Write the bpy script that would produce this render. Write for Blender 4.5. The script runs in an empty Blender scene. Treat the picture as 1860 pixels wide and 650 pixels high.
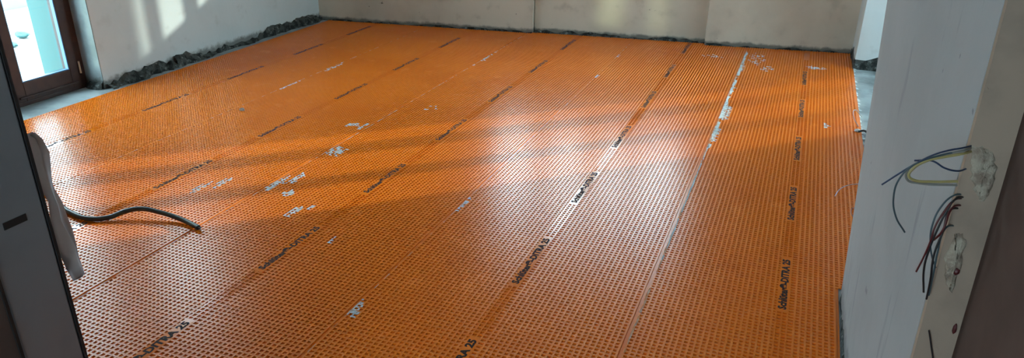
import bpy, bmesh, math, random
import numpy as np
from mathutils import Vector, Matrix

random.seed(7)
rng = np.random.default_rng(7)
S = bpy.context.scene
COL = S.collection

# ------------------------------------------------------------------ camera, sky, sun, exposure
FPX, PITCH, ROLL, YAW, CAMH, CAMX = 1334.136, 0.417877, 0.012352, -0.368364, 1.569961, -0.115110
_cp, _sp = math.cos(PITCH), math.sin(PITCH)
R0 = Vector((math.cos(YAW), -math.sin(YAW), 0)); F0 = Vector((math.sin(YAW), math.cos(YAW), 0)); UZ = Vector((0, 0, 1))
FW = F0 * _cp - UZ * _sp; U1 = UZ * _cp + F0 * _sp
RT = R0 * math.cos(ROLL) + U1 * math.sin(ROLL); UP = U1 * math.cos(ROLL) - R0 * math.sin(ROLL)
cam_d = bpy.data.cameras.new('camera'); cam = bpy.data.objects.new('camera', cam_d); COL.objects.link(cam)
cam.matrix_world = Matrix(((RT.x, UP.x, -FW.x, CAMX), (RT.y, UP.y, -FW.y, 0), (RT.z, UP.z, -FW.z, CAMH), (0, 0, 0, 1)))
cam_d.sensor_width = 36.0; cam_d.sensor_fit = 'HORIZONTAL'; cam_d.lens = FPX / 1860 * 36.0
cam_d.clip_start = 0.02; cam_d.clip_end = 200
S.camera = cam

w = bpy.data.worlds.new('sky'); S.world = w; w.use_nodes = True
bg = w.node_tree.nodes['Background']; bg.inputs[0].default_value = (0.68, 0.88, 1.0, 1); bg.inputs[1].default_value = 18.0

def sun(name, d, strength, color, ang):
    l = bpy.data.lights.new(name, 'SUN'); l.energy = strength; l.color = color; l.angle = math.radians(ang)
    o = bpy.data.objects.new(name, l); COL.objects.link(o)
    o.rotation_euler = Vector(d).normalized().to_track_quat('-Z', 'Y').to_euler()
    o.location = Vector(d).normalized() * -20
    return o
sun('sun', (-.743, -.669, -.2375), 5.0, (1.0, .97, .82), 0.9)               # low sun from beyond the back right corner
sun('second_sun', (1.0, 1.10, -.02), 1.6, (.93, 1.0, .62), 1.5)              # second sun added for pale back-wall patches, standing for reflected light

def portal(name, loc, sx, sy, direction):
    l = bpy.data.lights.new(name, 'AREA'); l.shape = 'RECTANGLE'; l.size = sx; l.size_y = sy; l.cycles.is_portal = True
    o = bpy.data.objects.new(name, l); COL.objects.link(o); o.location = loc
    o.rotation_euler = Vector(direction).to_track_quat('-Z', 'Z').to_euler()
portal('door_left_portal', (-5.06, 3.06, 1.17), 1.2, 2.4, (1, 0, 0))
portal('window_left_portal', (-5.06, 4.23, 1.9), .95, 1.05, (1, 0, 0))
portal('window_back_portal', (-1.94, 6.86, 1.68), 2.1, 1.3, (0, -1, 0))
portal('door_right_portal', (.80, 5.7, 1.1), 1.5, 2.25, (-1, 0, 0))

portal('hall_fill_portal', (-.8, -1.9, 1.45), 1.0, .9, (0, 1, 0))  # portal at the opening added behind the camera to lighten the hall

vs = S.view_settings
vs.view_transform = 'Standard'; vs.look = 'None'; vs.gamma = 1.0; vs.use_curve_mapping = False
vs.exposure = 0.0

# ------------------------------------------------------------------ helpers
class MB:
    def __init__(s): s.v = []; s.f = []
    def add(s, vs_, fs):
        b = len(s.v); s.v += [tuple(p) for p in vs_]; s.f += [tuple(b + i for i in f) for f in fs]; return s
    def hexa(s, p):   # 8 points: bottom 4 ccw, top 4 ccw
        return s.add(p, [(3, 2, 1, 0), (4, 5, 6, 7), (0, 1, 5, 4), (1, 2, 6, 5), (2, 3, 7, 6), (3, 0, 4, 7)])
    def box(s, x0, x1, y0, y1, z0, z1):
        return s.hexa([(x0, y0, z0), (x1, y0, z0), (x1, y1, z0), (x0, y1, z0), (x0, y0, z1), (x1, y0, z1), (x1, y1, z1), (x0, y1, z1)])
    def prism(s, pts, z0, z1):
        n = len(pts)
        return s.add([(x, y, z0) for x, y in pts] + [(x, y, z1) for x, y in pts],
                     [tuple(range(n - 1, -1, -1)), tuple(range(n, 2 * n))] + [(i, (i + 1) % n, n + (i + 1) % n, n + i) for i in range(n)])
    def wall(s, p0, p1, t, z0, z1):   # plan line p0->p1, thickness to its left
        dx, dy = p1[0] - p0[0], p1[1] - p0[1]; L = math.hypot(dx, dy); nx, ny = -dy / L * t, dx / L * t
        return s.prism([p0, p1, (p1[0] + nx, p1[1] + ny), (p0[0] + nx, p0[1] + ny)], z0, z1)
    def build(s, name, m, parent=None, bevel=0, smooth=False):
        me = bpy.data.meshes.new(name); me.from_pydata(s.v, [], s.f); me.update()
        if smooth:
            for p in me.polygons: p.use_smooth = True
        o = bpy.data.objects.new(name, me); COL.objects.link(o); me.materials.append(m)
        if parent: o.parent = parent
        if bevel:
            b = o.modifiers.new('bevel', 'BEVEL'); b.width = bevel; b.segments = 2; b.limit_method = 'ANGLE'
        return o
def empty(name, loc=(0, 0, 0)):
    o = bpy.data.objects.new(name, None); COL.objects.link(o); o.location = loc; return o
def tag(o, label, cat, group=None):
    o['label'] = label; o['category'] = cat
    if group: o['group'] = group
    return o
def struct(o, label=None, cat=None):
    o['kind'] = 'structure'
    if label: o['label'] = label
    if cat: o['category'] = cat
    return o
def tube(name, pts, r, m, parent=None, res=3, ends=True):
    c = bpy.data.curves.new(name, 'CURVE'); c.dimensions = '3D'; c.bevel_depth = r; c.bevel_resolution = res; c.use_fill_caps = ends
    sp = c.splines.new('BEZIER'); sp.bezier_points.add(len(pts) - 1)
    for b, p in zip(sp.bezier_points, pts):
        b.co = p; b.handle_left_type = b.handle_right_type = 'AUTO'
    sp.resolution_u = 8
    t = bpy.data.objects.new(name + '_curve', c); COL.objects.link(t)
    bpy.context.view_layer.update()
    me = bpy.data.meshes.new_from_object(t.evaluated_get(bpy.context.evaluated_depsgraph_get()))
    bpy.data.objects.remove(t); bpy.data.curves.remove(c)
    me.name = name; me.materials.clear(); me.materials.append(m)
    for p in me.polygons: p.use_smooth = True
    o = bpy.data.objects.new(name, me); COL.objects.link(o)
    if parent: o.parent = parent
    return o

# ------------------------------------------------------------------ materials
def mat(name, col, rough=.6, spec=.5, metal=0, noise=None, bump=None, speck=None, coat=0, stain=None, streak=None):
    """noise=(scale, other colour, lo, hi); bump=(scale, strength, distance); speck=(scale, colour, threshold)"""
    m = bpy.data.materials.new(name); m.use_nodes = True; nt = m.node_tree; N = nt.nodes; L = nt.links
    b = N['Principled BSDF']; b.inputs['Roughness'].default_value = rough; b.inputs['Metallic'].default_value = metal
    b.inputs['Specular IOR Level'].default_value = spec; b.inputs['Coat Weight'].default_value = coat
    b.inputs['Base Color'].default_value = (*col, 1)
    g = N.new('ShaderNodeNewGeometry'); cur = None
    def nz(scale, detail=5, rg=.55):
        n = N.new('ShaderNodeTexNoise'); n.inputs['Scale'].default_value = scale; n.inputs['Detail'].default_value = detail
        n.inputs['Roughness'].default_value = rg; L.new(g.outputs['Position'], n.inputs['Vector']); return n.outputs['Fac']
    def ramp(src, lo, hi):
        r = N.new('ShaderNodeMapRange'); r.inputs[1].default_value = lo; r.inputs[2].default_value = hi
        r.interpolation_type = 'SMOOTHSTEP'; L.new(src, r.inputs[0]); return r.outputs[0]
    def mix(fac, a, bcol):
        x = N.new('ShaderNodeMix'); x.data_type = 'RGBA'; L.new(fac, x.inputs[0])
        if isinstance(a, tuple): x.inputs[6].default_value = (*a, 1)
        else: L.new(a, x.inputs[6])
        x.inputs[7].default_value = (*bcol, 1); return x.outputs[2]
    cur = tuple(col)
    for q in ([noise] if noise and not isinstance(noise, list) else (noise or [])):
        cur = mix(ramp(nz(q[0]), q[2], q[3]), cur, q[1])
    for q in ([speck] if speck and not isinstance(speck, list) else (speck or [])):
        cur = mix(ramp(nz(q[0], 3, .6), q[2], q[2] + .03), cur, q[1])
    if streak:     # vertical scuffs: (scale, colour, lo, hi)
        mp = N.new('ShaderNodeVectorMath'); mp.operation = 'MULTIPLY'; mp.inputs[1].default_value = (1, 1, .16); L.new(g.outputs['Position'], mp.inputs[0])
        n = N.new('ShaderNodeTexNoise'); n.inputs['Scale'].default_value = streak[0]; n.inputs['Detail'].default_value = 4; L.new(mp.outputs[0], n.inputs['Vector'])
        cur = mix(ramp(n.outputs['Fac'], streak[2], streak[3]), cur, streak[1])
    if stain:      # splashes of grey mortar low on a wall: (colour, height, noise scale)
        sx = N.new('ShaderNodeSeparateXYZ'); L.new(g.outputs['Position'], sx.inputs[0])
        hh = ramp(sx.outputs[2], stain[1], .0)
        ad = N.new('ShaderNodeMath'); ad.operation = 'ADD'; L.new(hh, ad.inputs[0]); L.new(nz(stain[2], 6, .65), ad.inputs[1])
        cur = mix(ramp(ad.outputs[0], .90, 1.35), cur, stain[0])
    if not isinstance(cur, tuple): L.new(cur, b.inputs['Base Color'])
    if bump:
        bp = N.new('ShaderNodeBump'); bp.inputs['Strength'].default_value = bump[1]; bp.inputs['Distance'].default_value = bump[2]
        L.new(nz(bump[0], 6, .6), bp.inputs['Height']); L.new(bp.outputs[0], b.inputs['Normal'])
    return m
def glass_mat(name, tint=(.93, .98, .97)):
    m = bpy.data.materials.new(name); m.use_nodes = True; nt = m.node_tree; N = nt.nodes; L = nt.links
    N.remove(N['Principled BSDF']); out = N['Material Output']
    t = N.new('ShaderNodeBsdfTransparent'); t.inputs[0].default_value = (*tint, 1)
    gl = N.new('ShaderNodeBsdfGlossy'); gl.inputs['Roughness'].default_value = .02
    lw_ = N.new('ShaderNodeLayerWeight'); lw_.inputs[0].default_value = .5
    pw = N.new('ShaderNodeMath'); pw.operation = 'POWER'; pw.inputs[1].default_value = 5; L.new(lw_.outputs['Facing'], pw.inputs[0])
    f = N.new('ShaderNodeMath'); f.operation = 'MULTIPLY_ADD'; f.inputs[1].default_value = .9; f.inputs[2].default_value = .04; L.new(pw.outputs[0], f.inputs[0])
    mx = N.new('ShaderNodeMixShader'); L.new(f.outputs[0], mx.inputs[0]); L.new(t.outputs[0], mx.inputs[1]); L.new(gl.outputs[0], mx.inputs[2])
    L.new(mx.outputs[0], out.inputs[0]); return m

M = {}
M['orange'] = mat('orange_membrane', (.80, .200, .010), .27, .48, noise=[(1.3, (.74, .170, .008), .4, .7), (9, (.84, .225, .02), .55, .75)], bump=(60, .12, .001))
M['band'] = mat('orange_membrane_smooth_band', (.78, .185, .010), .14, .50, noise=(3, (.74, .170, .008), .4, .7), bump=(35, .12, .002))
M['ink'] = mat('black_ink', (.035, .018, .012), .75, .15)
M['seam'] = mat('pale_seam_edge', (.60, .40, .26), .8, .12, noise=(14, (.60, .22, .06), .42, .58))
M['mortar_white'] = mat('dried_white_mortar', (.62, .68, .68), .9, .1, noise=(40, (.42, .46, .46), .4, .65), bump=(90, .5, .002))
M['concrete'] = mat('grey_concrete', (.30, .345, .36), .75, noise=(5, (.20, .23, .24), .4, .65), bump=(25, .4, .004))
M['mortar_dark'] = mat('dark_mortar', (.075, .085, .082), .9, .2, noise=[(18, (.022, .025, .024), .45, .58), (30, (.19, .205, .20), .57, .68)], bump=(35, 1.0, .018))
M['wall_left'] = mat('pale_blue_plaster', (.62, .70, .72), .85, .2, noise=[(1.6, (.57, .645, .66), .4, .65), (7, (.53, .60, .61), .58, .75)], bump=(14, .25, .006), stain=((.20, .215, .21), .15, 16))
M['wall_back'] = mat('pale_beige_plaster', (.66, .62, .53), .85, .2,
                     noise=[(1.5, (.56, .52, .44), .4, .65), (6, (.50, .47, .40), .56, .75)], speck=(16, (.16, .15, .13), .725), bump=(16, .3, .006), stain=((.20, .20, .18), .09, 12))
M['wall_grey'] = mat('grey_white_plaster', (.37, .385, .395), .8, .25, noise=[(2.2, (.335, .35, .36), .4, .65)],
                     speck=(11, (.22, .23, .25), .70), bump=(12, .25, .006), streak=(16, (.27, .285, .30), .60, .74), stain=((.22, .23, .235), .18, 12))
M['beige'] = mat('beige_raw_plaster', (.37, .285, .22), .85, .2, noise=[(7, (.30, .235, .185), .42, .66)], speck=(26, (.15, .10, .08), .72), bump=(25, .4, .004))
M['hall'] = mat('dark_brown_wall_paint', (.115, .075, .062), .9, .1, noise=(5, (.095, .063, .053), .4, .65))
M['ceiling'] = mat('white_ceiling_paint', (.75, .75, .72), .9, .2)
M['steel'] = mat('grey_galvanised_steel', (.26, .285, .31), .38, .5, metal=.35, noise=(6, (.22, .24, .265), .4, .65), bump=(8, .08, .004))
M['black'] = mat('black_rubber', (.012, .012, .013), .55)
M['brown'] = mat('dark_brown_wood', (.060, .028, .022), .45, .4, noise=(18, (.045, .02, .017), .4, .65))
M['gasket'] = mat('blue_grey_gasket', (.10, .22, .42), .5)
M['hinge'] = mat('worn_hinge_metal', (.5, .48, .40), .35, metal=.8)
M['turquoise'] = mat('turquoise_shade', (.045, .125, .125), .8)  # sky-lit shade of the white outer reveal put into the colour
M['reveal'] = mat('toned_down_render', (.27, .325, .335), .9, .15, noise=(9, (.22, .265, .27), .4, .65), bump=(20, .3, .005), stain=((.10, .105, .10), .15, 16))  # colour toned down to offset overbright light on the inner door reveal
M['terrace'] = mat('pale_terrace_stone', (.26, .27, .26), .85, .2, noise=(3, (.23, .24, .235), .4, .6))
M['ground'] = mat('pale_ground', (.40, .40, .36), .9)
M['film'] = mat('milky_plastic_film', (.48, .44, .44), .4, .5)
_n = M['film'].node_tree.nodes; _l = M['film'].node_tree.links
_t = _n.new('ShaderNodeBsdfTranslucent'); _t.inputs[0].default_value = (.66, .61, .60, 1); _m = _n.new('ShaderNodeMixShader'); _m.inputs[0].default_value = .6
_l.new(_n['Principled BSDF'].outputs[0], _m.inputs[1]); _l.new(_t.outputs[0], _m.inputs[2]); _l.new(_m.outputs[0], _n['Material Output'].inputs[0])
M['hose'] = mat('dark_green_black_conduit', (.022, .032, .03), .42)
M['foam'] = mat('cured_foam', (.46, .405, .32), .9, .2, noise=(30, (.28, .22, .17), .42, .62), bump=(45, 1.0, .010))
M['glass'] = glass_mat('window_glass')
M['glass_dimmed'] = glass_mat('dimmed_window_glass', (.86, .90, .90))  # darker tint added to dim sky light through the back window
for nm, c in dict(blue=(.02, .04, .09), grey=(.20, .20, .18), yellow=(.36, .30, .12), red=(.085, .012, .014), teal=(.05, .085, .10), dark=(.012, .012, .014)).items():
    M['w_' + nm] = mat(nm + '_wire_sheath', c, .45)

# ------------------------------------------------------------------ setting
H = 2.7
def BY(x): return 6.27 + .14 * (x + 4.52)          # back wall base line
struct(MB().box(-5.04, .75, .60, 7.35, -.25, -.002).build('floor', M['concrete']), 'grey concrete floor slab under the orange membrane', 'floor')
struct(MB().box(-2.8, .6, -1.9, .60, -.25, -.002).build('floor_hall', M['concrete']), 'grey concrete floor of the dark hallway', 'floor')
struct(MB().box(-5.04, .75, .60, 7.35, H, H + .2).build('ceiling', M['ceiling']), 'white painted ceiling of the room', 'ceiling')
struct(MB().box(-2.8, .6, -1.9, .60, H, H + .2).build('ceiling_hall', M['ceiling']), 'white painted ceiling of the hallway', 'ceiling')

# left wall with the balcony door opening y 2.50..3.65
lw = MB()
lw.box(-5.04, -4.64, .60, 2.50, -.002, H); lw.box(-5.04, -4.64, 3.65, 7.0, -.002, 1.40); lw.box(-5.04, -4.64, 3.65, 7.0, 2.40, H); lw.box(-5.04, -4.64, 3.65, 3.78, 1.40, 2.40); lw.box(-5.04, -4.64, 4.68, 7.0, 1.40, 2.40); lw.box(-5.04, -4.64, 2.50, 3.65, 2.35, H)
wl = struct(lw.build('wall_left', M['wall_left']), 'pale blue-grey plaster wall left of the room, with sun patches', 'wall')
MB().box(-5.10, -4.875, 3.56, 3.649, -.05, 2.35).build('outer_reveal', M['turquoise'], wl)
MB().box(-4.80, -4.641, 3.644, 3.6495, -.002, 2.35).build('inner_reveal', M['reveal'], wl)
MB().box(-5.10, -4.875, 2.501, 2.56, -.05, 2.35).build('outer_reveal', M['turquoise'], wl)

# back wall: low niche between two proud panels, window above
bw = MB()
bw.wall((-2.456, BY(-2.456)), (-4.70, BY(-4.70)), -.25, -.002, .95)
bw.wall((-.86, BY(-.86) + .055), (-2.456, BY(-2.456) + .055), -.20, -.002, .95)
WX0, WX1, WZ0, WZ1 = -2.86, -.95, 1.052, 2.30
T = -.10
bw.wall((WX0, BY(WX0)), (-4.70, BY(-4.70)), T, .95, H)
bw.wall((-.86, BY(-.86)), (WX1, BY(WX1)), T, .95, H)
bw.wall((WX1, BY(WX1)), (WX0, BY(WX0)), T, .95, WZ0)
bw.wall((WX1, BY(WX1)), (WX0, BY(WX0)), T, WZ1, H)
wb = struct(bw.build('wall_back', M['wall_back']), 'beige-grey stained plaster wall at the back of the room', 'wall')
pn = MB(); pn.wall((.52, 6.99), (-.87, 6.752), -.20, -.002, H)
pn.build('plaster_panel', M['wall_back'], wb)
# window in the back wall
def bframe(mb, x0, x1, z0, z1, d0=.02, d1=.08):
    mb.hexa([(x0, BY(x0) + d0, z0), (x1, BY(x1) + d0, z0), (x1, BY(x1) + d1, z0), (x0, BY(x0) + d1, z0),
             (x0, BY(x0) + d0, z1), (x1, BY(x1) + d0, z1), (x1, BY(x1) + d1, z1), (x0, BY(x0) + d1, z1)])
win = empty('window_1', ((WX0 + WX1) / 2, BY((WX0 + WX1) / 2), WZ0)); struct(win, 'brown wooden casement window in the back wall', 'window')
def under(o, p):
    o.parent = p; o.matrix_parent_inverse = Matrix.Translation(p.location).inverted(); return o
m_ = MB(); bframe(m_, WX0, WX1, WZ0, WZ0 + .03); bframe(m_, WX0, WX1, WZ1 - .06, WZ1); bframe(m_, WX0, WX0 + .03, WZ0 + .03, WZ1 - .06); bframe(m_, WX1 - .012, WX1, WZ0 + .03, WZ1 - .06)
under(m_.build('window_frame', M['brown']), win)
for a, b in ((-1.49, -1.40), (-1.904, -1.788), (-2.43, -2.286)):
    m_ = MB(); bframe(m_, a, b, WZ0 + .03, WZ1 - .06); under(m_.build('mullion', M['brown']), win)
for a, b in ((-1.40, WX1 - .012), (-1.788, -1.49), (-2.286, -1.904), (WX0 + .03, -2.43)):
    m_ = MB(); bframe(m_, a, b, WZ0 + .03, WZ1 - .06, .045, .051); under(m_.build('pane', M['glass_dimmed']), win)

# right side: outer wall with french door, back pier, near pier
rw = MB()
DY0, DY1 = 5.0, 6.418
rw.box(.60, .67, 2.55, DY0, -.002, H); rw.box(.60, .67, DY0, DY1, 2.2, H); rw.box(.60, .67, DY0, DY1, -.002, .03)
struct(rw.build('wall_right', M['wall_left']), 'outer wall on the right around the french door', 'wall')
struct(MB().box(.36, .67, 6.42, 7.35, -.002, H).build('wall_pier', M['wall_left']), 'pale green plastered pier beside the back right corner', 'wall')
d2 = struct(empty('door_2', (.66, (DY0 + DY1) / 2, .03)), 'brown glazed french door in the right wall', 'door')
m_ = MB(); m_.box(.61, .66, DY0, DY1, 2.12, 2.2); m_.box(.61, .66, DY0, DY1, .03, .07); m_.box(.61, .66, DY0, DY0 + .02, .07, 2.12); m_.box(.61, .66, DY1 - .008, DY1, .07, 2.12)
under(m_.build('door_frame', M['brown']), d2)
for a, b in ((5.965, 6.135), (5.44, 5.565)):
    under(MB().box(.612, .658, a, b, .07, 2.12).build('stile', M['brown']), d2)
for a, b in ((DY0 + .02, 5.44), (5.565, 5.965), (6.135, DY1 - .008)):
    under(MB().box(.632, .638, a, b, .07, 2.12).build('pane', M['glass']), d2)

# near grey wall face (slightly out of plumb, with a beaded far corner)
def gx(y, z):
    t = (y - 1.49) / (2.77 - 1.49)
    return (.224 - .013 * z) * (1 - t) + (.205 - .052 * z) * t
g = MB(); ys = [1.49, 1.8, 2.1, 2.4, 2.62, 2.68]; zs = [-.002, .5, 1.0, 1.6, H]
vv = []; ff = []
for y in ys + [2.775]:
    for z in zs: vv.append((gx(y, z) + (.005 if y > 2.7 else 0), y, z))
nz_ = len(zs)
for i in range(len(ys)):
    for k in range(nz_ - 1):
        ff.append((i * nz_ + k, i * nz_ + k + 1, (i + 1) * nz_ + k + 1, (i + 1) * nz_ + k))
nb = len(vv)
for z in zs: vv.append((.60, 2.775, z))
for z in zs: vv.append((.60, 1.49, z))
for k in range(nz_ - 1):
    e = len(ys) * nz_ + k
    ff.append((e, e + 1, nb + k + 1, nb + k)); ff.append((nb + k, nb + k + 1, nb + nz_ + k + 1, nb + nz_ + k))
    ff.append((nb + nz_ + k, nb + nz_ + k + 1, k + 1, k))
g.add(vv, ff)
wg = struct(g.build('wall_near', M['wall_grey']), 'grey-white plaster wall at the right with dark scuffs, wires hanging before it', 'wall')
# raw beige end strip of that wall and dark hall wall
b_ = MB(); vb = []
for z in zs: vb += [(gx(1.49, z) + .001, 1.489, z), (.292 - .012 * z, 1.489, z), (.292 - .012 * z, 1.53, z), (gx(1.49, z) + .001, 1.53, z)]
fb = []
for k in range(nz_ - 1):
    for j in range(4): fb.append((k * 4 + j, k * 4 + (j + 1) % 4, (k + 1) * 4 + (j + 1) % 4, (k + 1) * 4 + j))
b_.add([(x, y - .02 if y < 1.5 else y - .041, z) for x, y, z in vb], fb)
struct(b_.build('wall_end', M['beige']), 'raw beige plaster wall end with foam residue at the right', 'wall')
hw = MB(); hv = []
for z in (-.002, H): hv += [(.292 - .012 * z, -1.9, z), (.55, -1.9, z), (.55, 1.489, z), (.292 - .012 * z, 1.489, z)]
hw.hexa(hv)
struct(hw.build('wall_hall_right', M['hall']), 'dark brown hallway wall at the right edge', 'wall')
fw = MB(); fw.box(-4.64, -1.30, .62, .72, -.002, H); fw.box(-1.30, .27, .62, .72, 2.15, H)
struct(fw.build('wall_front', M['wall_left']), 'partition wall between hallway and room', 'wall')
hl = MB(); hl.box(-2.8, -2.6, -1.9, .62, -.002, H); hl.box(-2.6, -1.3, -1.9, -1.75, -.002, H); hl.box(-.3, .28, -1.9, -1.75, -.002, H); hl.box(-1.3, -.3, -1.9, -1.75, -.002, 1.0); hl.box(-1.3, -.3, -1.9, -1.75, 1.9, H)  # rear wall has an added opening that lets light into the hall
struct(hl.build('wall_hall_left', M['ceiling']), 'hallway wall behind the doorway', 'wall')

# balcony door on the left
d1 = struct(empty('door_1', (-4.835, 3.07, 0)), 'dark brown balcony door with narrow glazed leaf on the left', 'door')
f_ = MB(); f_.box(-4.872, -4.80, 3.60, 3.65, -.002, 2.35); f_.box(-4.872, -4.80, 2.50, 2.55, -.002, 2.35); f_.box(-4.872, -4.80, 2.55, 3.60, 2.29, 2.35); f_.box(-4.872, -4.80, 2.55, 3.60, -.002, .025)
under(f_.build('door_frame', M['brown'], bevel=.004), d1)
for (a, b, ga, gb) in ((3.095, 3.60, 3.178, 3.532), (2.55, 3.085, 2.63, 3.005)):
    leaf = under(MB().box(-4.865, -4.795, a, ga, .025, 2.29).box(-4.865, -4.795, gb, b, .025, 2.29).box(-4.865, -4.795, ga, gb, .025, .152).box(-4.865, -4.795, ga, gb, 2.21, 2.29)
                 .build('door_leaf', M['brown'], bevel=.004), d1)
    def sub(o): o.parent = leaf; return o
    sub(MB().box(-4.838, -4.832, ga, gb, .152, 2.21).build('pane', M['glass']))
    sub(MB().box(-4.828, -4.800, ga, gb, .152, .158).box(-4.828, -4.800, gb - .007, gb, .158, 2.21).box(-4.828, -4.800, ga, ga + .006, .158, 2.21).build('gasket', M['gasket']))
    sub(MB().box(-4.795, -4.780, ga - .05, gb + .04, .05, .062).build('weather_bar', M['brown'], bevel=.003))
for z in (.15, 1.1):
    tube_pts = [(-4.788, 3.603, z - .04), (-4.788, 3.603, z), (-4.788, 3.603, z + .045)]
    under(tube('hinge', tube_pts, .007, M['hinge']), d1)

w2 = struct(empty('window_2', (-4.84, 4.23, 1.40)), 'brown wooden window in the left wall beyond the balcony door', 'window')
under(MB().box(-4.87, -4.80, 3.78, 4.68, 1.40, 1.45).box(-4.87, -4.80, 3.78, 4.68, 2.35, 2.40).box(-4.87, -4.80, 3.78, 3.83, 1.45, 2.35).box(-4.87, -4.80, 4.63, 4.68, 1.45, 2.35).build('window_frame', M['brown'], bevel=.004), w2)
under(MB().box(-4.838, -4.832, 3.83, 4.63, 1.45, 2.35).build('pane', M['glass']), w2)

# outside
struct(MB().box(-30, -8.2, -15, 30, -.6, -.5).box(-8.2, 30, 7.4, 30, -.6, -.5).box(.8, 30, -15, 7.4, -.6, -.5).build('ground', M['ground']), 'pale ground outside the house', 'ground')
te = struct(empty('terrace', (-6.6, 3.5, 0)), 'bright pale terrace beyond the balcony door', 'terrace')
i_ = 0
for ix in range(5):
    for iy in range(8):
        x0 = -8.05 + ix * .59; y0 = .4 + iy * .85
        under(MB().box(x0 + .004, x0 + .586, y0 + .004, y0 + .846, -.09, -.04 + .002 * random.random()).build('paving_slab', M['terrace']), te)
under(MB().box(-8.2, -5.10, .3, 7.3, -.5, -.06).build('slab_bed', M['terrace']), te)
under(MB().box(-8.2, -8.06, .3, 7.3, -.06, .08).build('kerb', M['terrace'], bevel=.01), te)
def lump(name, m, c, s, seed, parent=None, sub=2):
    bm = bmesh.new(); bmesh.ops.create_icosphere(bm, subdivisions=sub, radius=1); rr = random.Random(seed)
    off = [Vector((rr.uniform(-1, 1), rr.uniform(-1, 1), rr.uniform(-1, 1))).normalized() for _ in range(7)]
    for v in bm.verts:
        n = v.co.normalized(); k = 1 + .16 * sum(math.sin(3 * n.dot(o) * (i + 1) + i) for i, o in enumerate(off)) / 3 + rr.uniform(-.06, .06)
        v.co = Vector((n.x * s[0], n.y * s[1], n.z * s[2])) * k
    me = bpy.data.meshes.new(name); bm.to_mesh(me); bm.free(); me.materials.append(m)
    o = bpy.data.objects.new(name, me); COL.objects.link(o); o.location = c
    if parent: o.parent = parent
    return o
tag(lump('stone', M['turquoise'], (-6.72, 4.60, -.005), (.07, .05, .035), 3), 'greenish stone on the terrace nearer the door hinge side', 'stone')
tag(lump('stone', M['turquoise'], (-6.50, 4.33, -.015), (.06, .035, .026), 4), 'smaller greenish stone on the terrace, nearer the house', 'stone')

# added unseen slabs and walls keep most sky off the french door
lg = struct(empty('sky_blocker', (1.5, 6, 0)), 'unseen concrete shelter added outside the french door to hold back sky light', 'sky_blocker')
under(MB().box(.67, 2.7, 3.8, 8.6, 2.28, 2.48).build('roof_slab', M['concrete']), lg)
under(MB().box(.67, 2.7, 4.55, 4.70, -.5, 2.28).build('side_wall', M['concrete']), lg)
under(MB().box(.67, 2.7, 4.55, 8.6, -.5, -.02).build('floor_slab', M['concrete']), lg)
under(MB().box(2.58, 2.7, 4.70, 6.6, -.02, 1.0).build('parapet', M['concrete']), lg)

nbh = struct(empty('added_house', (-4, 19, -.5)), 'unseen house added beyond the back wall to cut the window glare', 'house')  # added out of view to cover low sky and weaken floor glare
under(MB().box(-13, 4.5, 16, 22, -.5, 3.6).build('house_wall', M['wall_back']), nbh)
under(MB().prism([(-13.4, 15.6), (4.9, 15.6), (4.9, 22.4), (-13.4, 22.4)], 3.6, 3.8).add([(-13.4, 15.6, 3.8), (4.9, 15.6, 3.8), (4.9, 22.4, 3.8), (-13.4, 22.4, 3.8), (-11, 19, 5.0), (2.5, 19, 5.0)], [(0, 1, 5, 4), (1, 2, 5), (2, 3, 4, 5), (3, 0, 4)]).build('house_roof', M['brown']), nbh)
for k in range(5):
    under(MB().box(-11 + k * 3, -9.8 + k * 3, 15.96, 16.02, .6, 2.2).build('house_window', M['gasket']), nbh)
ob = struct(empty('sun_blocker', (1.95, 9.9, -.5)), 'unseen plastered block added behind the back wall to shade the right window panes', 'blocker')  # added block stops the low sun from reaching the right panes
_a = Vector((1.30, 9.4)); _d = Vector((.743, .669)) * .9; _p = Vector((.669, -.743)) * .6
_c = [_a, _a + _p, _a + _p + _d, _a + _d]
under(MB().prism([tuple(q) for q in _c], -.5, 3.4).build('blocker_wall', M['terrace']), ob)
rf = MB(); _m0 = (_c[0] + _c[1]) / 2; _m1 = (_c[2] + _c[3]) / 2
rf.add([(q.x, q.y, 3.4) for q in _c] + [(_m0.x, _m0.y, 3.7), (_m1.x, _m1.y, 3.7)], [(0, 1, 4), (1, 2, 5, 4), (2, 3, 5), (3, 0, 4, 5), (3, 2, 1, 0)])
under(rf.build('blocker_roof', M['brown']), ob)

# mortar fillets along the wall bases
def fillet(name, path, hmin, hmax, dmin, dmax, side, parent, seed, step=.035):
    rr = random.Random(seed); P = []; 
    for (a, b) in zip(path[:-1], path[1:]):
        n = max(1, int(math.dist(a, b) / step))
        for i in range(n): P.append((a[0] + (b[0] - a[0]) * i / n, a[1] + (b[1] - a[1]) * i / n))
    P.append(path[-1]); mb = MB(); v = []; f = []
    hh = (hmin + hmax) / 2; dd = (dmin + dmax) / 2
    nx, ny = side
    for i, p in enumerate(P):
        t = math.dist(P[0], p)
        hh += rr.uniform(-.5, .5) * (hmax - hmin); hh = min(hmax, max(hmin, hh * .92 + .08 * (hmin + hmax) / 2))
        dd += rr.uniform(-.5, .5) * (dmax - dmin); dd = min(dmax, max(dmin, dd))
        for (a, z) in ((dd, -.002), (dd * rr.uniform(.75, 1), hh * rr.uniform(.25, .42)), (dd * rr.uniform(.4, .7), hh * rr.uniform(.5, .75)), (dd * rr.uniform(.08, .4), hh * rr.uniform(.9, 1.05)), (-.01, hh * rr.uniform(.9, 1.1))):
            v.append((p[0] + nx * a, p[1] + ny * a, z))
    for i in range(len(P) - 1):
        for k in range(4): f.append((i * 5 + k, i * 5 + k + 1, (i + 1) * 5 + k + 1, (i + 1) * 5 + k))
    mb.add(v, f); return mb.build(name, M['mortar_dark'], parent)
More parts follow.
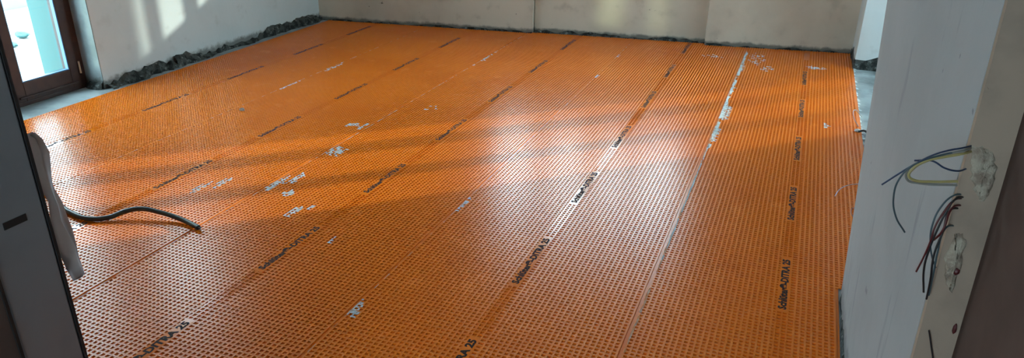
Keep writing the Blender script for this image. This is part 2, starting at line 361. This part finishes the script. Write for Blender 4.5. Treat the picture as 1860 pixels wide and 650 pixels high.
fillet('mortar_fillet', [(-4.64, 3.66), (-4.64, 4.3)], .02, .085, .02, .075, (1, 0), wl, 1)
fillet('mortar_fillet', [(-4.64, 4.3), (-4.64, 6.26)], .02, .085, .015, .06, (1, 0), wl, 2)
fillet('mortar_fillet', [(-4.79, 3.65), (-4.64, 3.65)], .04, .08, .01, .05, (0, -1), wl, 3)
fillet('mortar_fillet', [(-4.60, BY(-4.60)), (-2.456, BY(-2.456))], .002, .022, .003, .016, (.14, -1), wb, 4)
fillet('mortar_fillet', [(-2.45, BY(-2.45) + .055), (-.87, BY(-.87) + .055)], .004, .034, .008, .04, (.14, -1), wb, 5)
fillet('mortar_fillet', [(-.86, 6.754), (.36, 6.962)], .002, .024, .003, .018, (.17, -1), wb, 6)
fillet('mortar_fillet', [(.355, 6.42), (.60, 6.42)], .06, .12, .004, .02, (0, -1), wb, 7)
fillet('mortar_fillet', [(.36, 6.96), (.36, 6.42)], .03, .10, .004, .012, (-1, 0), wb, 8)
fillet('mortar_fillet', [(gx(1.7, 0), 1.7), (gx(2.70, 0), 2.70)], .008, .05, .001, .007, (-1, 0), wg, 9)

# ------------------------------------------------------------------ orange uncoupling membrane, five sheets
PITCHM = .02; RW = .0080; HT = .0052
Y0 = .74
def yend(x):
    if x > -.87: return 6.754 + .1714 * (x + .87) - .018
    if x > -2.456: return BY(x) + .055 - .035
    return BY(x) - .018
def ystart(x): return Y0 if x < .2005 else 2.80
def quads(Q):   # Q: (n,4,3)
    return np.asarray(Q, dtype=np.float64).reshape(-1, 4, 3)
def mesh_from_quads(name, Q, m, parent):
    n = len(Q); me = bpy.data.meshes.new(name)
    me.vertices.add(n * 4); me.vertices.foreach_set('co', Q.reshape(-1).astype(np.float32))
    me.loops.add(n * 4); me.loops.foreach_set('vertex_index', np.arange(n * 4, dtype=np.int32))
    me.polygons.add(n); me.polygons.foreach_set('loop_start', np.arange(0, n * 4, 4, dtype=np.int32))
    me.update(calc_edges=True); me.validate(); me.materials.append(m)
    o = bpy.data.objects.new(name, me); COL.objects.link(o); o.parent = parent; return o
def rect(x0, x1, y0, y1, z): return [(x0, y0, z), (x1, y0, z), (x1, y1, z), (x0, y1, z)]
def bar(x0, x1, y0, y1, zt, zb):
    return [rect(x0, x1, y0, y1, zt), [(x0, y0, zb), (x0, y0, zt), (x0, y1, zt), (x0, y1, zb)], [(x1, y0, zt), (x1, y0, zb), (x1, y1, zb), (x1, y1, zt)]]

# printed lettering, one mesh shared by all
tc = bpy.data.curves.new('lettering', 'FONT'); tc.body = 'Schl\u00fcter\u00ae-DITRA 25'; tc.size = .040; tc.align_x = 'LEFT'; tc.align_y = 'CENTER'; tc.resolution_u = 2
tc.offset = .0020
to = bpy.data.objects.new('lettering_tmp', tc); COL.objects.link(to); bpy.context.view_layer.update()
TEXT = bpy.data.meshes.new_from_object(to.evaluated_get(bpy.context.evaluated_depsgraph_get()))
bpy.data.objects.remove(to)
tx = [v.co.x for v in TEXT.vertices]; k_ = .40 / (max(tx) - min(tx))
for v in TEXT.vertices: v.co.x = (v.co.x - min(tx)) * k_; v.co.y *= min(1, k_ * 1.1)
TEXT.materials.clear(); TEXT.materials.append(M['ink']); TEXT.name = 'printed_lettering'

ZB = .0006
SH = [(-4.53, -3.5006, -4.0, .17, 'orange studded membrane sheet along the left wall by the balcony door'),
      (-3.4994, -2.5006, -3.0, .08, 'orange studded membrane sheet, second from the left wall, crossed by the sun stripes'),
      (-2.4994, -1.5006, -2.0, .445, 'orange studded membrane sheet in the middle of the floor'),
      (-1.4994, -.5006, -1.0, .74, 'orange studded membrane sheet with the bright window reflection along its print'),
      (-.4994, .362, 0.0, .155, 'orange studded membrane sheet along the right wall, cut curved at its edge')]
sheets = []
for (xa, xb, xt, ph, lab) in SH:
    e = tag(empty('membrane_sheet', (0, 0, 0)), lab, 'membrane', 'orange membrane sheets'); sheets.append(e)
    # base film
    Q = []; n = 14; xs = np.linspace(xa, xb, n + 1)
    xs = sorted(set(list(xs) + ([.20] if xb > 0 else [])))
    for a, b in zip(xs[:-1], xs[1:]):
        s = ystart(a + 6e-4); e1 = yend(a + 1e-6); e2 = yend(b - 1e-6)
        if b <= -.87 + .03 or a >= -.87: pass
        Q.append([(a, s, ZB), (b, s, ZB), (b, min(e2, e1 + .05), ZB), (a, e1, ZB)])
    mesh_from_quads('backing_film', quads(Q), M['orange'], e)
    # ribs
    cx = [xa + RW / 2 + i * PITCHM for i in range(int((xb - xa - RW) / PITCHM) + 1)]
    cx = [c for c in cx if abs(c - xt) > .031]
    L_ = []; bars = []
    for c in cx:
        L_.append((c - RW / 2, c + RW / 2))
    BN = [(xt - .0233, xt - .0167), (xt - .0033, xt + .0033), (xt + .0167, xt + .0233)]
    L_ += BN; L_.sort()
    Q = []
    for (a, b) in BN: Q += bar(a, b, ystart(b), yend((a + b) / 2), HT, ZB)
    yy = np.arange(Y0 + .02, yend(xt) - .03, .02)
    for y in yy:
        for (a, b) in ((xt - .0167, xt - .0033), (xt + .0033, xt + .0167)):
            Q += [rect(a, b, y - .0033, y + .0033, HT - .0003), [(a, y - .0033, ZB), (b, y - .0033, ZB), (b, y - .0033, HT - .0003), (a, y - .0033, HT - .0003)], [(b, y + .0033, ZB), (a, y + .0033, ZB), (a, y + .0033, HT - .0003), (b, y + .0033, HT - .0003)]]
    Q.append(rect(xt - .019, xt + .019, Y0, yend(xt), ZB + .0002))
    mesh_from_quads('print_strip', quads(Q), M['band'], e)['kind'] = 'stuff'
    Q = []
    for (a, b) in L_:
        if (a, b) in BN: continue
        y_s = ystart(b); y_e = yend((a + b) / 2)
        Q += bar(a, b, y_s, y_e, HT, ZB)
        Q.append([(a, y_s, ZB), (b, y_s, ZB), (b, y_s, HT), (a, y_s, HT)])
    mesh_from_quads('long_ribs', quads(Q), M['orange'], e)['kind'] = 'stuff'
    # cross ribs
    Qs = []
    for (a, b) in zip(L_[:-1], L_[1:]):
        if a[1] > xt - .024 and b[0] < xt + .024: continue
        x0, x1 = a[1], b[0]
        if x1 - x0 < .002: continue
        y_s = math.ceil(ystart(x1) / PITCHM) * PITCHM; y_e = yend((x0 + x1) / 2) - .004
        yy = np.arange(y_s, y_e, PITCHM); h2 = RW / 2; zt = HT - .0003
        one = np.zeros((len(yy), 3, 4, 3))
        one[:, 0, :, 0] = [x0, x1, x1, x0]; one[:, 0, :, 1] = yy[:, None] + np.array([-h2, -h2, h2, h2]); one[:, 0, :, 2] = zt
        one[:, 1, :, 0] = [x0, x1, x1, x0]; one[:, 1, :, 1] = yy[:, None] - h2; one[:, 1, :, 2] = [ZB, ZB, zt, zt]
        one[:, 2, :, 0] = [x1, x0, x0, x1]; one[:, 2, :, 1] = yy[:, None] + h2; one[:, 2, :, 2] = [ZB, ZB, zt, zt]
        Qs.append(one.reshape(-1, 4, 3))
    mesh_from_quads('cross_ribs', np.concatenate(Qs), M['orange'], e)['kind'] = 'stuff'
    # print band plates with lettering every 0.8 m
    y = 1.6 + ph - .8
    while y < yend(xt) - .1:
        if y > Y0 - .05:
            ye = min(y + .42, yend(xt))
            ys_ = max(y - .02, Y0)
            mesh_from_quads('print_band', quads([rect(xt - .0168, xt + .0168, ys_, ye, HT + .0002)]), M['band'], e)
            if y > Y0 and y + .40 < yend(xt) + .02:
                t = bpy.data.objects.new('printed_lettering', TEXT); COL.objects.link(t); t.parent = e
                t.location = (xt, y, HT + .0005); t.rotation_euler = (0, 0, math.pi / 2)
        y += .8

# seam lines and mortar smears (parts of the sheets)
def jag_strip(name, x, y0, y1, wmin, wmax, z, m, parent, seed, keep=1.0, step=.03):
    rr = random.Random(seed); Q = []; y = y0; wl_ = rr.uniform(wmin, wmax); wr_ = rr.uniform(wmin, wmax)
    while y < y1:
        a, b = rr.uniform(wmin, wmax), rr.uniform(wmin, wmax); s = step * rr.uniform(.6, 1.5)
        if rr.random() < keep:
            Q.append([(x - wl_ / 2, y, z), (x + wr_ / 2, y, z), (x + b / 2, y + s, z), (x - a / 2, y + s, z)])
        wl_, wr_ = a, b; y += s
    return mesh_from_quads(name, quads(Q), m, parent)
for i, (x, y0, y1, wa, wb_, kp) in enumerate([(-3.5, .8, 6.3, .001, .007, .5), (-2.5, .8, 6.4, .002, .009, .7), (-1.5, .8, 6.55, .001, .005, .3), (-.5, .8, 6.65, .003, .012, .8)]):
    jag_strip('seam_edge', x + .001 + wb_ / 2, y0, y1, wa, wb_, HT + .0006, M['seam'], sheets[i + 1], 20 + i, kp)['kind'] = 'stuff'
def smear(parent, cx, cy, lx, ly, n, seed, xa, xb):
    """mortar wiped over the ribs and pressed into some cells, around (cx, cy)"""
    rr = random.Random(seed); Q = []; lx = max(lx, .011); ly = max(ly, .03)
    dens = min(1.0, n * .0003 / (lx * ly * 3.14) * 1.6)
    for i in range(int((cx - lx - xa) / PITCHM) - 1, int((cx + lx - xa) / PITCHM) + 2):
        x = xa + RW / 2 + i * PITCHM
        for j in range(int((cy - ly) / PITCHM) - 1, int((cy + ly) / PITCHM) + 2):
            y = j * PITCHM
            if x < xa or x + PITCHM > xb: continue
            r2 = ((x - cx) / lx) ** 2 + ((y - cy) / ly) ** 2
            if r2 > 1.15 or rr.random() > dens * (1.25 - .7 * r2) + .12 * (r2 < .8): continue
            h = RW / 2; j_ = lambda k=.0012: rr.uniform(-k, k)
            if rr.random() < .9:
                e0 = rr.uniform(0, .006); e1 = rr.uniform(0, .006)
                Q.append([(x - h + j_(), y + e0, HT + .0003), (x + h + j_(), y + e0 + j_(), HT + .0003), (x + h + j_(), y + PITCHM - e1, HT + .0003), (x - h + j_(), y + PITCHM - e1 + j_(), HT + .0003)])
            if rr.random() < .7:
                Q.append([(x - h, y - h + j_(), HT + .0004), (x + PITCHM * rr.uniform(.6, 1), y - h + j_(), HT + .0004), (x + PITCHM * rr.uniform(.6, 1), y + h + j_(), HT + .0004), (x - h, y + h + j_(), HT + .0004)])
            if rr.random() < .45 * (1.2 - r2):
                z = HT - rr.uniform(.0003, .0014)
                Q.append([(x, y, z), (x + PITCHM, y, z), (x + PITCHM, y + PITCHM, z), (x, y + PITCHM, z)])
    if not Q: return
    o = mesh_from_quads('mortar_smear', quads(Q), M['mortar_white'], parent); o['kind'] = 'stuff'; return o
SM = [(3, -1.525, 6.06, .03, .16, 34), (3, -1.515, 5.32, .02, .16, 18), (3, -1.51, 5.65, .008, .2, 10),
      (4, -.497, 6.13, .022, .40, 60), (4, -.49, 5.35, .014, .55, 40), (4, -.475, 4.86, .03, .18, 30), (4, -.49, 4.40, .022, .18, 26), (3, -.507, 3.4, .008, .7, 24),
      (4, -.40, 6.40, .07, .2, 22), (3, -.76, 6.35, .09, .05, 16), (4, -.30, 6.1, .05, .1, 8),
      (3, -1.495, 2.90, .012, .075, 14), (3, -1.487, 1.945, .014, .075, 16), (2, -2.478, 2.755, .022, .10, 46), (2, -2.43, 2.86, .02, .08, 14),
      (1, -2.80, 2.57, .022, .075, 22), (1, -2.74, 2.66, .02, .06, 10), (2, -2.205, 2.53, .02, .06, 14), (2, -2.16, 2.60, .012, .04, 6), (2, -2.455, 3.26, .05, .09, 16),
      (1, -2.535, 3.655, .02, .07, 14), (1, -2.61, 3.67, .04, .04, 9), (2, -2.32, 4.155, .05, .07, 8), (4, .153, 4.84, .008, .06, 7), (4, .07, 6.3, .07, .04, 12),
      (1, -3.49, 4.22, .014, .12, 14), (1, -3.485, 4.78, .012, .2, 12), (2, -2.49, 5.5, .014, .25, 9), (2, -2.35, 2.68, .03, .05, 8), (2, -1.87, 2.36, .012, .03, 3)]
for i, (k, x, y, lx, ly, n) in enumerate(SM):
    smear(sheets[k], x, y, lx, ly, n, 100 + i, SH[k][0], SH[k][1])
jag_strip('mortar_line', -.488, 4.15, 6.66, .006, .026, HT + .0008, M['mortar_white'], sheets[4], 77, .8, .05)['kind'] = 'stuff'
jag_strip('mortar_line', -.492, 2.75, 4.15, .002, .010, HT + .0008, M['mortar_white'], sheets[4], 78, .6, .05)['kind'] = 'stuff'
# frayed pale fleece along the right cut edge
rr = random.Random(5); Q = []
y = 4.45
while y < 6.38:
    d = .004 + .018 * rr.random() ** 2; s = rr.uniform(.02, .06)
    Q.append([(.360, y, .0045), (.364 + d, y + s * .2, .003), (.364 + d * rr.uniform(.3, 1), y + s * .8, .003), (.360, y + s, .0045)]); y += s * rr.uniform(1, 2.5)
mesh_from_quads('fleece_fringe', quads(Q), M['mortar_white'], sheets[4])['kind'] = 'stuff'

# ------------------------------------------------------------------ left steel jamb, film, conduit
j = struct(empty('trim_1', (-1.25, .67, 0)), 'grey steel door jamb at the left with black lock slot', 'door frame')
m_ = MB(); m_.box(-1.30, -1.20, .621, .716, -.002, 2.15)
under(m_.build('jamb_profile', M['steel'], bevel=.003), j)
under(MB().box(-1.30, -1.1985, .7165, .7215, -.002, 2.15).build('rubber_edge', M['black']), j)
under(MB().box(-1.30, -1.1985, .6155, .6205, -.002, 2.15).build('rubber_edge', M['black']), j)
under(MB().box(-1.202, -1.1990, .648, .686, 1.031, 1.043).build('lock_slot', M['black']), j)
under(MB().box(-1.60, -1.2005, .585, .615, -.002, 2.15).build('casing_board', M['hall']), j)

# crumpled protective film hanging from the jamb's far edge
prof = [(1.150, -1.240, -1.226), (1.144, -1.240, -1.210), (1.122, -1.238, -1.203), (1.10, -1.236, -1.201), (1.078, -1.234, -1.196), (1.055, -1.232, -1.192), (1.035, -1.230, -1.188),
        (1.005, -1.230, -1.197), (.976, -1.228, -1.201), (.95, -1.224, -1.201), (.930, -1.217, -1.199), (.915, -1.210, -1.195), (.900, -1.2, -1.190)]
rr = random.Random(11); v = []; f = []; NC = 9
for i, (z, xl, xr) in enumerate(prof):
    for k in range(NC):
        t = k / (NC - 1)
        v.append((xl + (xr - xl) * t, .738 + .008 * math.sin(t * 9 + z * 14) + .006 * math.sin(z * 37 + t * 4) + rr.uniform(-.0015, .0015) + .01 * t, z + rr.uniform(-.002, .002) - (.01 * (1 - t) if i == len(prof) - 1 else 0)))
for i in range(len(prof) - 1):
    for k in range(NC - 1): f.append((i * NC + k, i * NC + k + 1, (i + 1) * NC + k + 1, (i + 1) * NC + k))
fo = MB().add(v, f).build('protective_film', M['film'], smooth=True)
sm = fo.modifiers.new('thickness', 'SOLIDIFY'); sm.thickness = .0006
tag(fo, 'crumpled greyish plastic film hanging from the edge of the steel jamb', 'plastic film')

hz = .0178
cp_ = [(-4.10, 2.62, hz), (-3.80, 2.44, hz), (-3.54, 2.27, hz), (-3.254, 2.150, hz), (-3.122, 2.105, hz), (-2.99, 2.095, hz), (-2.915, 2.135, hz + .004), (-2.872, 2.19, hz + .018), (-2.815, 2.222, hz + .026), (-2.72, 2.24, hz + .018), (-2.61, 2.245, hz + .004), (-2.52, 2.228, hz), (-2.475, 2.215, hz)]
hs = tag(empty('conduit', (-3.0, 2.1, 0)), 'dark green-black flexible conduit lying on the orange membrane, cut end', 'cable')
c_ = under(tube('conduit_sheath', cp_, .0115, M['hose']), hs)
end = Vector((-2.475, 2.215, hz)); dr = Vector((.045, -.013, 0)).normalized()
for a, b, rz in ((.004, .003, 0), (-.004, .004, .3), (.0, -.004, -.3)):
    p = end + Vector((0, a, b)); under(tube('copper_core', [tuple(p - dr * .01), tuple(p + dr * .012), tuple(p + (dr + Vector((0, rz * .4, .1))) * .022)], .0022, M['w_dark']), hs)

# ------------------------------------------------------------------ wires and foam on the right wall end
def wire(pts, r, m, lab, y=1.452, group='wires sticking out of the right wall', dy=0):
    n = len(pts)
    P = [(x, y + dy * math.sin(i / (n - 1) * math.pi) , z) for i, (x, z) in enumerate(pts)]
    if True: P.insert(0, (pts[0][0] + .02, 1.475, pts[0][1]))
    return tag(tube('electrical_wire', P, r, m), lab, 'wire', group)
wire([(.200, 1.080), (.174, 1.072), (.144, 1.060), (.126, 1.043), (.122, 1.028), (.133, 1.020), (.162, 1.020), (.205, 1.026)], .0026, M['w_yellow'], 'olive-yellow cable bent in a wide flat loop, upper bundle', dy=-.012)
wire([(.198, 1.087), (.170, 1.076), (.135, 1.056), (.119, 1.038), (.122, 1.018), (.142, 1.014), (.205, 1.020)], .0022, M['w_grey'], 'grey cable bent in a loop outside the olive one, upper bundle', dy=-.004, y=1.448)
wire([(.198, 1.091), (.175, 1.087), (.150, 1.076), (.123, 1.052), (.104, 1.028), (.083, .998)], .0017, M['w_blue'], 'dark blue wire whose short tip points left, upper bundle', dy=-.02)
wire([(.198, 1.085), (.160, 1.074), (.123, 1.053), (.106, 1.025), (.104, .987), (.117, .943), (.141, .907)], .0017, M['w_teal'], 'dark grey wire hanging down furthest left in a long curve', dy=-.025)
wire([(.200, 1.046), (.178, 1.051), (.153, 1.062), (.127, 1.055)], .0017, M['w_blue'], 'short dark blue wire crossing inside the cable loop', dy=-.01)
wire([(.206, .986), (.193, .963), (.185, .938), (.184, .908), (.182, .871), (.178, .827)], .0018, M['w_red'], 'dark red wire with the tip furthest left, lower bundle', dy=-.02)
wire([(.208, .989), (.198, .962), (.190, .918), (.187, .884), (.188, .842), (.200, .785)], .0020, M['w_dark'], 'black wire hanging straight in the middle, lower bundle', dy=-.012)
wire([(.205, .965), (.201, .929), (.196, .880), (.203, .820), (.208, .771)], .0020, M['w_dark'], 'black wire reaching lowest, lower bundle', dy=-.018)
wire([(.205, .994), (.189, .975), (.181, .940), (.185, .902), (.197, .866), (.210, .840)], .0017, M['w_teal'], 'grey wire bowed out to the left at the top, lower bundle', dy=-.02, y=1.458)
wire([(.206, .928), (.203, .880), (.206, .836), (.210, .780)], .0018, M['w_teal'], 'grey-green wire close against the wall end, lower bundle', dy=-.008)
wire([(.208, .972), (.197, .938), (.193, .901)], .0020, M['w_red'], 'short dark red wire cut off high, lower bundle', dy=-.028)

def foam(outline, lab, seed):
    rr = random.Random(seed); cx_ = sum(p[0] for p in outline) / len(outline); cz_ = sum(p[1] for p in outline) / len(outline)
    # smooth closed outline
    pts = []
    n = len(outline)
    for i in range(n):
        a, b = outline[i], outline[(i + 1) % n]
        for t in (0, .25, .5, .75): pts.append((a[0] + (b[0] - a[0]) * t + rr.uniform(-.003, .003), a[1] + (b[1] - a[1]) * t + rr.uniform(-.003, .003)))
    v = []; f = []; m = len(pts); rings = [(1.0, 0), (.92, .005), (.72, .0085), (.45, .010), (.2, .0105)]
    for s, h in rings:
        for (x, z) in pts: v.append((cx_ + (x - cx_) * s, 1.4695 - h * rr.uniform(.6, 1.25) + (.001 if h == 0 else 0), cz_ + (z - cz_) * s))
    for r_ in range(len(rings) - 1):
        for i in range(m): f.append((r_ * m + i, r_ * m + (i + 1) % m, (r_ + 1) * m + (i + 1) % m, (r_ + 1) * m + i))
    f.append(tuple((len(rings) - 1) * m + i for i in range(m)))
    return tag(MB().add(v, f).build('foam_patch', M['foam'], smooth=True), lab, 'foam', 'foam patches on the wall end')
foam([(.216, 1.092), (.236, 1.094), (.252, 1.082), (.266, 1.050), (.268, 1.018), (.257, .984), (.240, 1.000), (.228, 1.03), (.220, 1.06)], 'upper rough patch of cream foam beside the cable loop', 1)
foam([(.226, .915), (.240, .918), (.249, .900), (.255, .853), (.252, .815), (.250, .783), (.238, .800), (.228, .826), (.221, .870)], 'lower rough patch of cream foam beside the hanging wires', 2)
tag(lump('screw_plug', M['w_red'], (.247, 1.462, .838), (.006, .006, .008), 8), 'dark reddish plug in the lower foam patch', 'plug')
tag(lump('screw_plug', M['w_red'], (.274, 1.467, .708), (.004, .004, .012), 9), 'dark plug low on the raw beige wall end', 'plug')
tag(tube('electrical_wire', [(.230, 1.462, .695), (.240, 1.462, .665), (.255, 1.462, .615), (.268, 1.462, .5)], .0016, M['w_dark']), 'thin black wire running down the beige wall end at the bottom', 'wire')

# ------------------------------------------------------------------ small things on the floor
tag(lump('mortar_crumb', M['foam'], (-3.42, 3.63, .012), (.018, .014, .012), 21), 'small crumb of mortar alone on the left part of the membrane', 'crumb')
tag(tube('thread', [(.195, 3.72, .006), (.215, 3.78, .02), (.26, 3.86, .02), (.31, 3.93, .006)], .0016, M['mortar_white']), 'thin pale thread curling out beside the right wall', 'thread')
tag(tube('thread', [(.29, 3.62, .006), (.268, 3.57, .015), (.27, 3.5, .012), (.30, 3.45, .006)], .0014, M['w_teal']), 'thin dark thread curled close to the right wall', 'thread')
tag(tube('electrical_wire', [(.345, 4.90, .006), (.31, 4.97, .05), (.325, 5.08, .06), (.372, 5.12, .006)], .0022, M['w_grey']), 'pale grey wire loop at the curved membrane edge', 'wire')
tag(tube('electrical_wire', [(.34, 4.79, .008), (.37, 4.79, .02), (.40, 4.74, .008), (.42, 4.62, .004)], .007, M['w_dark']), 'black cable stub at the curved membrane edge', 'wire')
tag(lump('mortar_crumb', M['mortar_white'], (.335, 4.80, .012), (.022, .016, .010), 23), 'pale bluish crumb beside the black cable stub', 'crumb')
